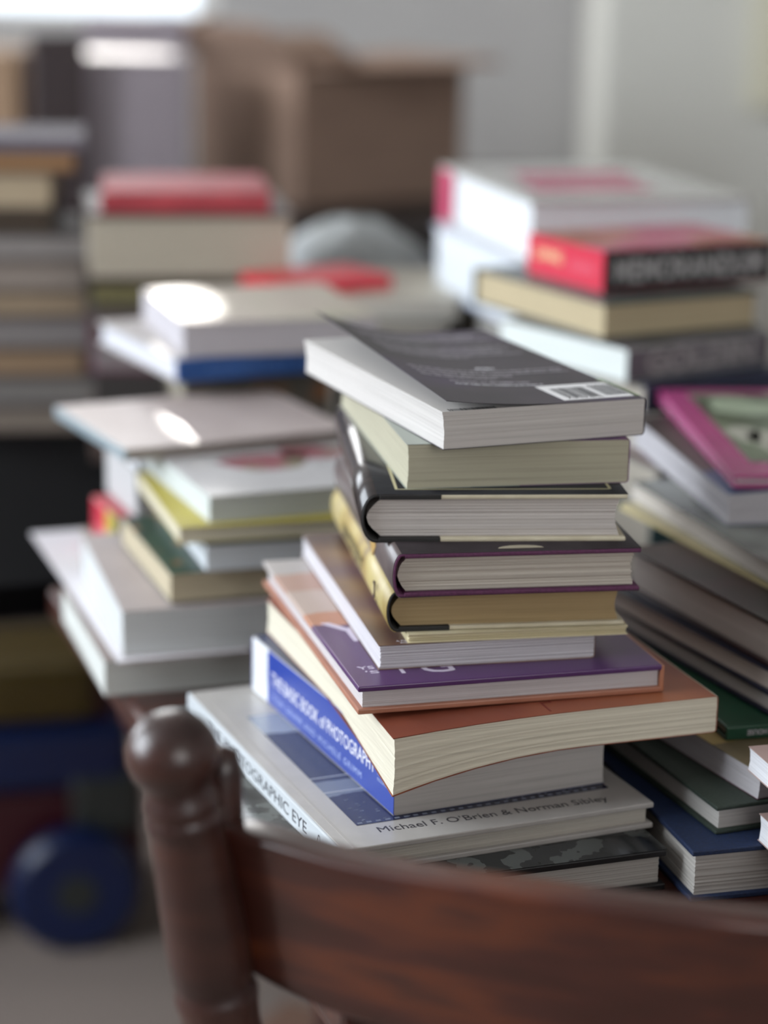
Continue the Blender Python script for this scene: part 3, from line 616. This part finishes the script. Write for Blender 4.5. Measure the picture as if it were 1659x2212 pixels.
book('paperback_book', 'pale pink and white book lying spread behind the curled black cover', (wp.x-.03, 1.935, zz), 28, .13, .15, .02, 'R', 'paperback', mat('pink_white_cover', [(.4, 'bdb8bc'), (.55, 'c9b8ae'), (.66, '8a4a50')], .4, 12), 'c4c0c4', 'books under the pale pages', nx=6, layers=6)
# crumpled grey-white plastic bag beyond
V = []; Fc = []; bp = P(760, 520, y=2.5); n = 26; mrows = 12; rb = random.Random(2)
for j in range(mrows+1):
    ph_ = j/mrows*math.pi/2
    for i in range(n):
        a = 2*math.pi*i/n; k = 1+.10*math.sin(5*a+j)+rb.uniform(-.05, .05)
        V.append((.115*k*math.cos(a)*math.cos(ph_)**.7, .08*k*math.sin(a)*math.cos(ph_)**.7, .215*math.sin(ph_)**.9*(1+.03*math.sin(3*a))))
for j in range(mrows):
    for i in range(n): Fc.append((j*n+i, j*n+(i+1) % n, (j+1)*n+(i+1) % n, (j+1)*n+i))
Fc.append(tuple(range(n)))
o = link('plastic_bag', mesh(V, Fc, True), None, mat('grey_white_plastic', ['a0a3a4', 'bcc0c0', 'a4aebe'], .5, 8)); o.location = (bp.x, 2.58, TZ)
tag(o, 'crumpled grey-white plastic bag on the table in front of the cardboard box', 'bag')

rg = P(622, 2176, z=-.75); ru = rad(-28)
o = box('rug', (0, 0, 0), (.9, .6, .012), mat('brown_woven_rug', ['5a4238', '8a6a58', '6a4e42'], .95, 260, 3, (1, 5, 1), .5), bv=.003); o.rotation_euler = (0, 0, ru)
o.location = (rg.x+.45*math.cos(ru)+.30*math.sin(ru), rg.y+.45*math.sin(ru)-.30*math.cos(ru), .0065)
tag(o, 'brown woven rug on the carpet under the table, seen below the chair rail', 'rug')
# ---------------------------------------------------------------- sideboard and boxes beyond the table
sb = bpy.data.objects.new('sideboard', None); COL.objects.link(sb); sb.location = (-.38, 3.75, 0)
tag(sb, 'long dark wooden sideboard beyond the table, carrying the cardboard boxes', 'sideboard')
dk = mat('blackish_wood', ['17110f', '221917'], .5, 3, 4, (2, 2, 30))
g, f = box_geo(-.85, .75, -.28, .50, .05, .82); link('carcass', mesh(g, f), sb, dk)
g, f = box_geo(-.87, .77, -.30, .55, .82, .85); bev(link('worktop', mesh(g, f), sb, dk), .004)
for i in range(3):
    g, f = box_geo(-.83+.52*i, -.83+.52*i+.50, -.296, -.28, .08, .80); d = link('door', mesh(g, f), sb, dk); bev(d, .004)
    V, Fc = lathe([(.012, 0), (.014, .012), (.006, .02)], 16); link('knob', mesh([(v[0]-.83+.52*i+.44, -.296-v[2], v[1]+.5) for v in V], Fc, True), d, mat('dull_brass', '8a7448', .4))
card = mat('cardboard', ['8a7162', '957b6a'], .85, 6, 3, (1, 1, 8)); cardin = mat('cardboard_inside', ['96806c', 'a08a76'], .85, 6)
def carton(name, label, N, th, w, l, h, m, open_=True, flapa=(20, 25, 30, 15)):
    r = bpy.data.objects.new(name, None); COL.objects.link(r); r.location = N; r.rotation_euler = (0, 0, rad(th)); tag(r, label, 'box')
    t = .006
    for nm, a in (('side_panel', (0, w, 0, t, 0, h)), ('side_panel', (0, w, l-t, l, 0, h)), ('end_panel', (0, t, t, l-t, 0, h)), ('end_panel', (w-t, w, t, l-t, 0, h)), ('bottom_panel', (t, w-t, t, l-t, 0, t))):
        g, f = box_geo(*a); bev(link(nm, mesh(g, f), r, m), .001)
    if open_:
        d = min(w, l)*.30
        for k, (org, ax, out) in enumerate((((0, 0), (w, 0), (0, -1)), ((0, l), (w, 0), (0, 1)), ((0, 0), (0, l), (-1, 0)), ((w, 0), (0, l), (1, 0)))):
            a = rad(flapa[k]); V = []
            for s in (0, 1):
                for q in (0, d):
                    for tt in (0, .004):
                        V.append((org[0]+ax[0]*(.02+.96*s)+out[0]*q*math.cos(a), org[1]+ax[1]*(.02+.96*s)+out[1]*q*math.cos(a), h+q*math.sin(a)+tt))
            link('flap', mesh(V, [(0, 1, 3, 2), (4, 5, 7, 6), (0, 1, 5, 4), (2, 3, 7, 6), (0, 2, 6, 4), (1, 3, 7, 5)]), r, m)
    else:
        g, f = box_geo(0, w, 0, l, h, h+.004); link('lid', mesh(g, f), r, m)
    return r
bx = P(647, 155, y=3.6)
carton('cardboard_box', 'large brown cardboard box with open flaps, in front of the grey wall', (bx.x, 3.60, .851), 38, .345, .31, bx.z-.851, card, True, (4, 22, 48, 3))
b2 = P(165, 300, y=3.50)
mauve = mat('mauve_grey_board', ['847a80', '8c8288'], .5, 5)
carton('storage_box', 'grey-mauve storage box with a brightly lit lid, left of the brown cardboard box', (b2.x, 3.50, .851), 4, .175, .20, P(230, 128, y=3.5).z-.851, mauve, False)
o = box('lid_panel', ((b2.x)+.065, 3.76, P(200, 30, y=3.76).z-.10), (.17, .012, .20), mauve); tag(o, 'upright grey-mauve board leaning behind the brightly lit storage box', 'board'); o.name = 'leaning_board'
b3 = P(60, 250, y=3.5)
carton('cardboard_box', 'tan cardboard box cut off by the left edge, beyond the far left stack', (b3.x-.26, 3.50, .851), -6, .25, .25, P(40, 120, y=3.5).z-.851, mat('tan_cardboard', ['8a7058', '957a62'], .85, 6), False)
db = P(122, 200, y=3.42)
o = box('picture_board', (db.x, 3.44, .851+.14), (.085, .02, .28), mat('dark_brown_strip', '3a2f30', .5), rz=rad(20)); o.rotation_euler = (0, 0, 0)
tag(o, 'dark upright board between the tan and the grey-mauve box', 'board'); o.name = 'dark_board'

# ---------------------------------------------------------------- chair in the foreground
ch = bpy.data.objects.new('dining_chair', None); COL.objects.link(ch); ch.location = (-.02, 1.05, 0)
tag(ch, 'dark stained wooden dining chair seen from behind, with turned post and curved top rail', 'chair')
cw = mat('dark_walnut_stain', [(.3, '2b1815'), (.5, '38211c'), (.7, '442820')], .36, 1.4, 6, (7, 7, 40), .02, .5, False, .22)
cwr = mat('red_brown_rail_stain', [(.3, '34190f'), (.48, '43211a'), (.6, '5e2f1c'), (.72, '40221b')], .33, 1.2, 5, (6, 6, 34), .02, .5, False, .4)
def add(o): 
    o.location = -ch.location; return o
T1 = P(356, 1541, y=.975); 
ax = (P(470, 2160, y=.990)-T1).normalized()
px_m = 4480.0
def along(d): return T1+ax*d
prof = [(0, .001), (.007, .0010), (.0135, .0040), (.0185, .0090), (.0218, .0155), (.0226, .0215), (.0212, .0285), (.0170, .0335), (.0158, .0375), (.0162, .0410), (.0180, .045), (.0185, .048), (.0172, .0505), (.0178, .0525), (.0190, .055), (.0186, .058),
        (.0178, .060), (.0182, .066), (.0192, .085), (.0202, .110), (.0208, .130), (.0205, .142), (.0185, .1475), (.0205, .151), (.0212, .155), (.0202, .160), (.0195, .17), (.0205, .22), (.021, .30), (.018, .33), (.021, .34), (.0185, .36), (.020, .45)]
def post(origin, axis, sgn=1):
    up = -axis; xx = up.cross(Vector((0, 1, 0))).normalized(); yy = up.cross(xx); V = []; n = 48
    for r, d in prof:
        for i in range(n):
            a = 2*math.pi*i/n; V.append(origin+axis*d+xx*(r*math.cos(a))+yy*(r*math.sin(a)))
    # square-ish lower leg going straight to the floor
    endp = origin+axis*.45; k = len(prof)
    for (s, r) in ((.10, .019), (.3, .018), (.55, .016), (1, .013)):
        c = Vector((endp.x+axis.x*.05*s, endp.y-.06*s*s, endp.z*(1-s)+.001))
        for i in range(n): a = 2*math.pi*i/n; V.append(c+Vector((r*math.cos(a), -r*math.sin(a), 0))); 
    m = len(V)//n; Fc = []
    for q in range(m-1):
        for i in range(n): Fc.append((q*n+i, q*n+(i+1) % n, (q+1)*n+(i+1) % n, (q+1)*n+i))
    Fc.append(tuple(range(n))); Fc.append(tuple(range((m-1)*n, m*n)))
    return V, Fc
g, f = post(T1, ax); add(link('back_post', mesh(g, f, True), ch, cw))
# rail: path in plan with a shallow bow towards the camera
rt = [P(440, 1785, y=.994), P(488, 1793, y=.985), P(560, 1812, y=.972), P(700, 1860, y=.952), P(860, 1893, y=.935), P(1000, 1913, y=.922), P(1150, 1935, y=.911), P(1300, 1956, y=.903), P(1480, 1979, y=.897), P(1659, 2002, y=.895)]
dxr = Vector((.045, .004, -.0035)); e = rt[-1]
rt += [e+dxr, e+dxr*2+Vector((0, .008, 0)), e+dxr*3+Vector((0, .022, 0.003)), e+dxr*4+Vector((0, .042, .010)), e+dxr*4.6+Vector((0, .06, .018))]
hts = [.074, .076, .084, .088, .090, .090, .096, .10, .103, .104, .103, .098, .09, .08, .07]
V = []; n = len(rt); S_ = 12
pts = []
for i, p in enumerate(rt):
    a = rt[max(0, i-1)]; b = rt[min(n-1, i+1)]; t = Vector((b.x-a.x, b.y-a.y, 0)).normalized(); nn = Vector((-t.y, t.x, 0))
    h = hts[i]; th_ = .024; rr_ = .0055
    sec = []
    for (cx_, cz, a0) in ((rr_, -rr_, 180), (th_-rr_, -rr_, 90), (th_-rr_, -h+rr_, 0), (rr_, -h+rr_, -90)):
        for q in range(4):
            aa = rad(a0-90*q/3); sec.append((cx_+rr_*math.cos(aa), cz+rr_*math.sin(aa)))
    for s, z in sec: 
        dz = s*.0
        q_ = p+nn*s+Vector((0, 0, z)); q_ += Vector((0, .18*(-z), 0)); V.append(q_)
k = 16; Fc = []
for i in range(n-1):
    for j in range(k): Fc.append((i*k+j, i*k+(j+1) % k, (i+1)*k+(j+1) % k, (i+1)*k+j))
Fc.append(tuple(range(k))); Fc.append(tuple(range((n-1)*k, n*k)))
o = add(link('top_rail', mesh(V, Fc, True), ch, cwr)); o['label'] = 'wide curved top rail with reddish grain'
md = o.modifiers.new('s', 'SUBSURF'); md.levels = 1; md.render_levels = 2
# small turned ear joining rail and post behind the finial
rp2 = P(478, 1700, y=1.004)
V, Fc = lathe([(.002, .012), (.007, .009), (.0095, .0), (.0100, -.02), (.0105, -.035), (.008, -.045)], 24)
o = add(link('rail_shoulder', mesh([Vector(v)*1.0+P(482, 1662, y=1.004) for v in V], Fc, True), ch, cw))
# right post, mirrored at the other end of the rail
er = rt[-1]; T2 = Vector((er.x+.020, er.y+.0, T1.z)); ax2 = Vector((-ax.x, ax.y, ax.z))
g, f = post(T2, ax2); add(link('back_post', mesh(g, f, True), ch, cw))
# seat, spindles, front legs, stretchers
pA = T1+ax*.45; pB = T2+ax2*.45; mid = (pA+pB)/2; rv = Vector((pB.x-pA.x, pB.y-pA.y, 0)); wd = rv.length; rv.normalize(); fv = Vector((-rv.y, rv.x, 0))
so = Vector((mid.x, mid.y, 0)); V = []; Fc = []; n = 40
for z, k in ((.455, .97), (.462, 1.0), (.478, 1.0), (.485, .97)):
    for i in range(n):
        a = 2*math.pi*i/n; c, s = math.cos(a), math.sin(a)
        ex = abs(c)**.5*(1 if c > 0 else -1)*wd*.58*k; ey = abs(s)**.5*(1 if s > 0 else -1)*.205*k
        V.append(so+rv*ex+fv*(ey+.19)+Vector((0, 0, z)))
for q in range(3):
    for i in range(n): Fc.append((q*n+i, q*n+(i+1) % n, (q+1)*n+(i+1) % n, (q+1)*n+i))
Fc.append(tuple(range(n))); Fc.append(tuple(range(3*n, 4*n)))
add(link('seat', mesh(V, Fc), ch, mat('brown_seat_weave', ['6a4c40', '8a6a58'], .7, 300, 3, (1, 6, 1), .3)))
for i in range(1, 4):
    s = -.3+.2*i; c = so+rv*(wd*s)
    V, Fc = lathe([(.006, .48), (.008, .53), (.011, .62), (.008, .70), (.006, .775)], 16)
    j = (0, 4, 7, 10)[i]
    tx = rt[min(len(rt)-1, j)]
    top_ = Vector((tx.x, tx.y+.024, 0)) 
    add(link('spindle', mesh([Vector((c.x+fv.x*.02+v[0]+(top_.x-c.x-fv.x*.02)*(v[2]-.48)/.295, c.y+fv.y*.02+v[1]+(top_.y-c.y-fv.y*.02)*(v[2]-.48)/.295, v[2])) for v in V], Fc, True), ch, cw))
for s in (-.42, .42):
    c = so+rv*(wd*s)+fv*.35
    V, Fc = lathe([(.012, .001), (.016, .04), (.02, .2), (.017, .3), (.021, .38), (.018, .455)], 24)
    add(link('leg', mesh([Vector(v)+c for v in V], Fc, True), ch, cw))

# ---------------------------------------------------------------- plastic ride-on toy on the floor
ty = bpy.data.objects.new('ride_on_toy', None); COL.objects.link(ty); ta2 = rad(14); ty.location = (-.62, 2.72, 0); ty.rotation_euler = (0, 0, ta2)
tag(ty, 'red, blue and yellow plastic ride-on toy car on the carpet beyond the chair', 'toy car')
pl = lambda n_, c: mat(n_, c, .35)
red = pl('toy_red_shaded', '360a14'); blu = pl('toy_blue_shaded', '0b1b42'); yel = pl('toy_yellow_shaded', '453710'); gry = pl('toy_grey_green', '2c302e')  # shade under the table is mixed into the red, blue and yellow
def part(name, a, m, par=ty, bv=.02):
    g, f = box_geo(*a); o = link(name, mesh(g, f), par, m); bev(o, bv, 4); return o
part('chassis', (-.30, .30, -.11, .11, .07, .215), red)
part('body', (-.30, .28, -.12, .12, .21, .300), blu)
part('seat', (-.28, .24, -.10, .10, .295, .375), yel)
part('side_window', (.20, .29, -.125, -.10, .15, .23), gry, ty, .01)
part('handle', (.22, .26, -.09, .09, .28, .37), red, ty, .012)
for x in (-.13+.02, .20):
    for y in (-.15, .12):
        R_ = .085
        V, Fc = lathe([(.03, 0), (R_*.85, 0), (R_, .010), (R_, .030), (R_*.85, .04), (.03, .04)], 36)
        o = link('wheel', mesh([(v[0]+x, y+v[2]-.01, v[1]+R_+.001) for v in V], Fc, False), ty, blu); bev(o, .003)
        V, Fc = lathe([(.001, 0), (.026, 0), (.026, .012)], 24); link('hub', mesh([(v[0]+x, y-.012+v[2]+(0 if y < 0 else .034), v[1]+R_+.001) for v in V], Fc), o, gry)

# narrow spot lamps added inside the back window, standing in for sun patches
sp = P(398, 652, z=.2210)
spot('added_spot_on_book', (-.75, 4.9, 2.1), sp, 1.2, 800)
sp = P(262, 95, y=3.60)
spot('added_spot_on_box', (-.62, 4.9, 1.9), sp, 6.5, 160)
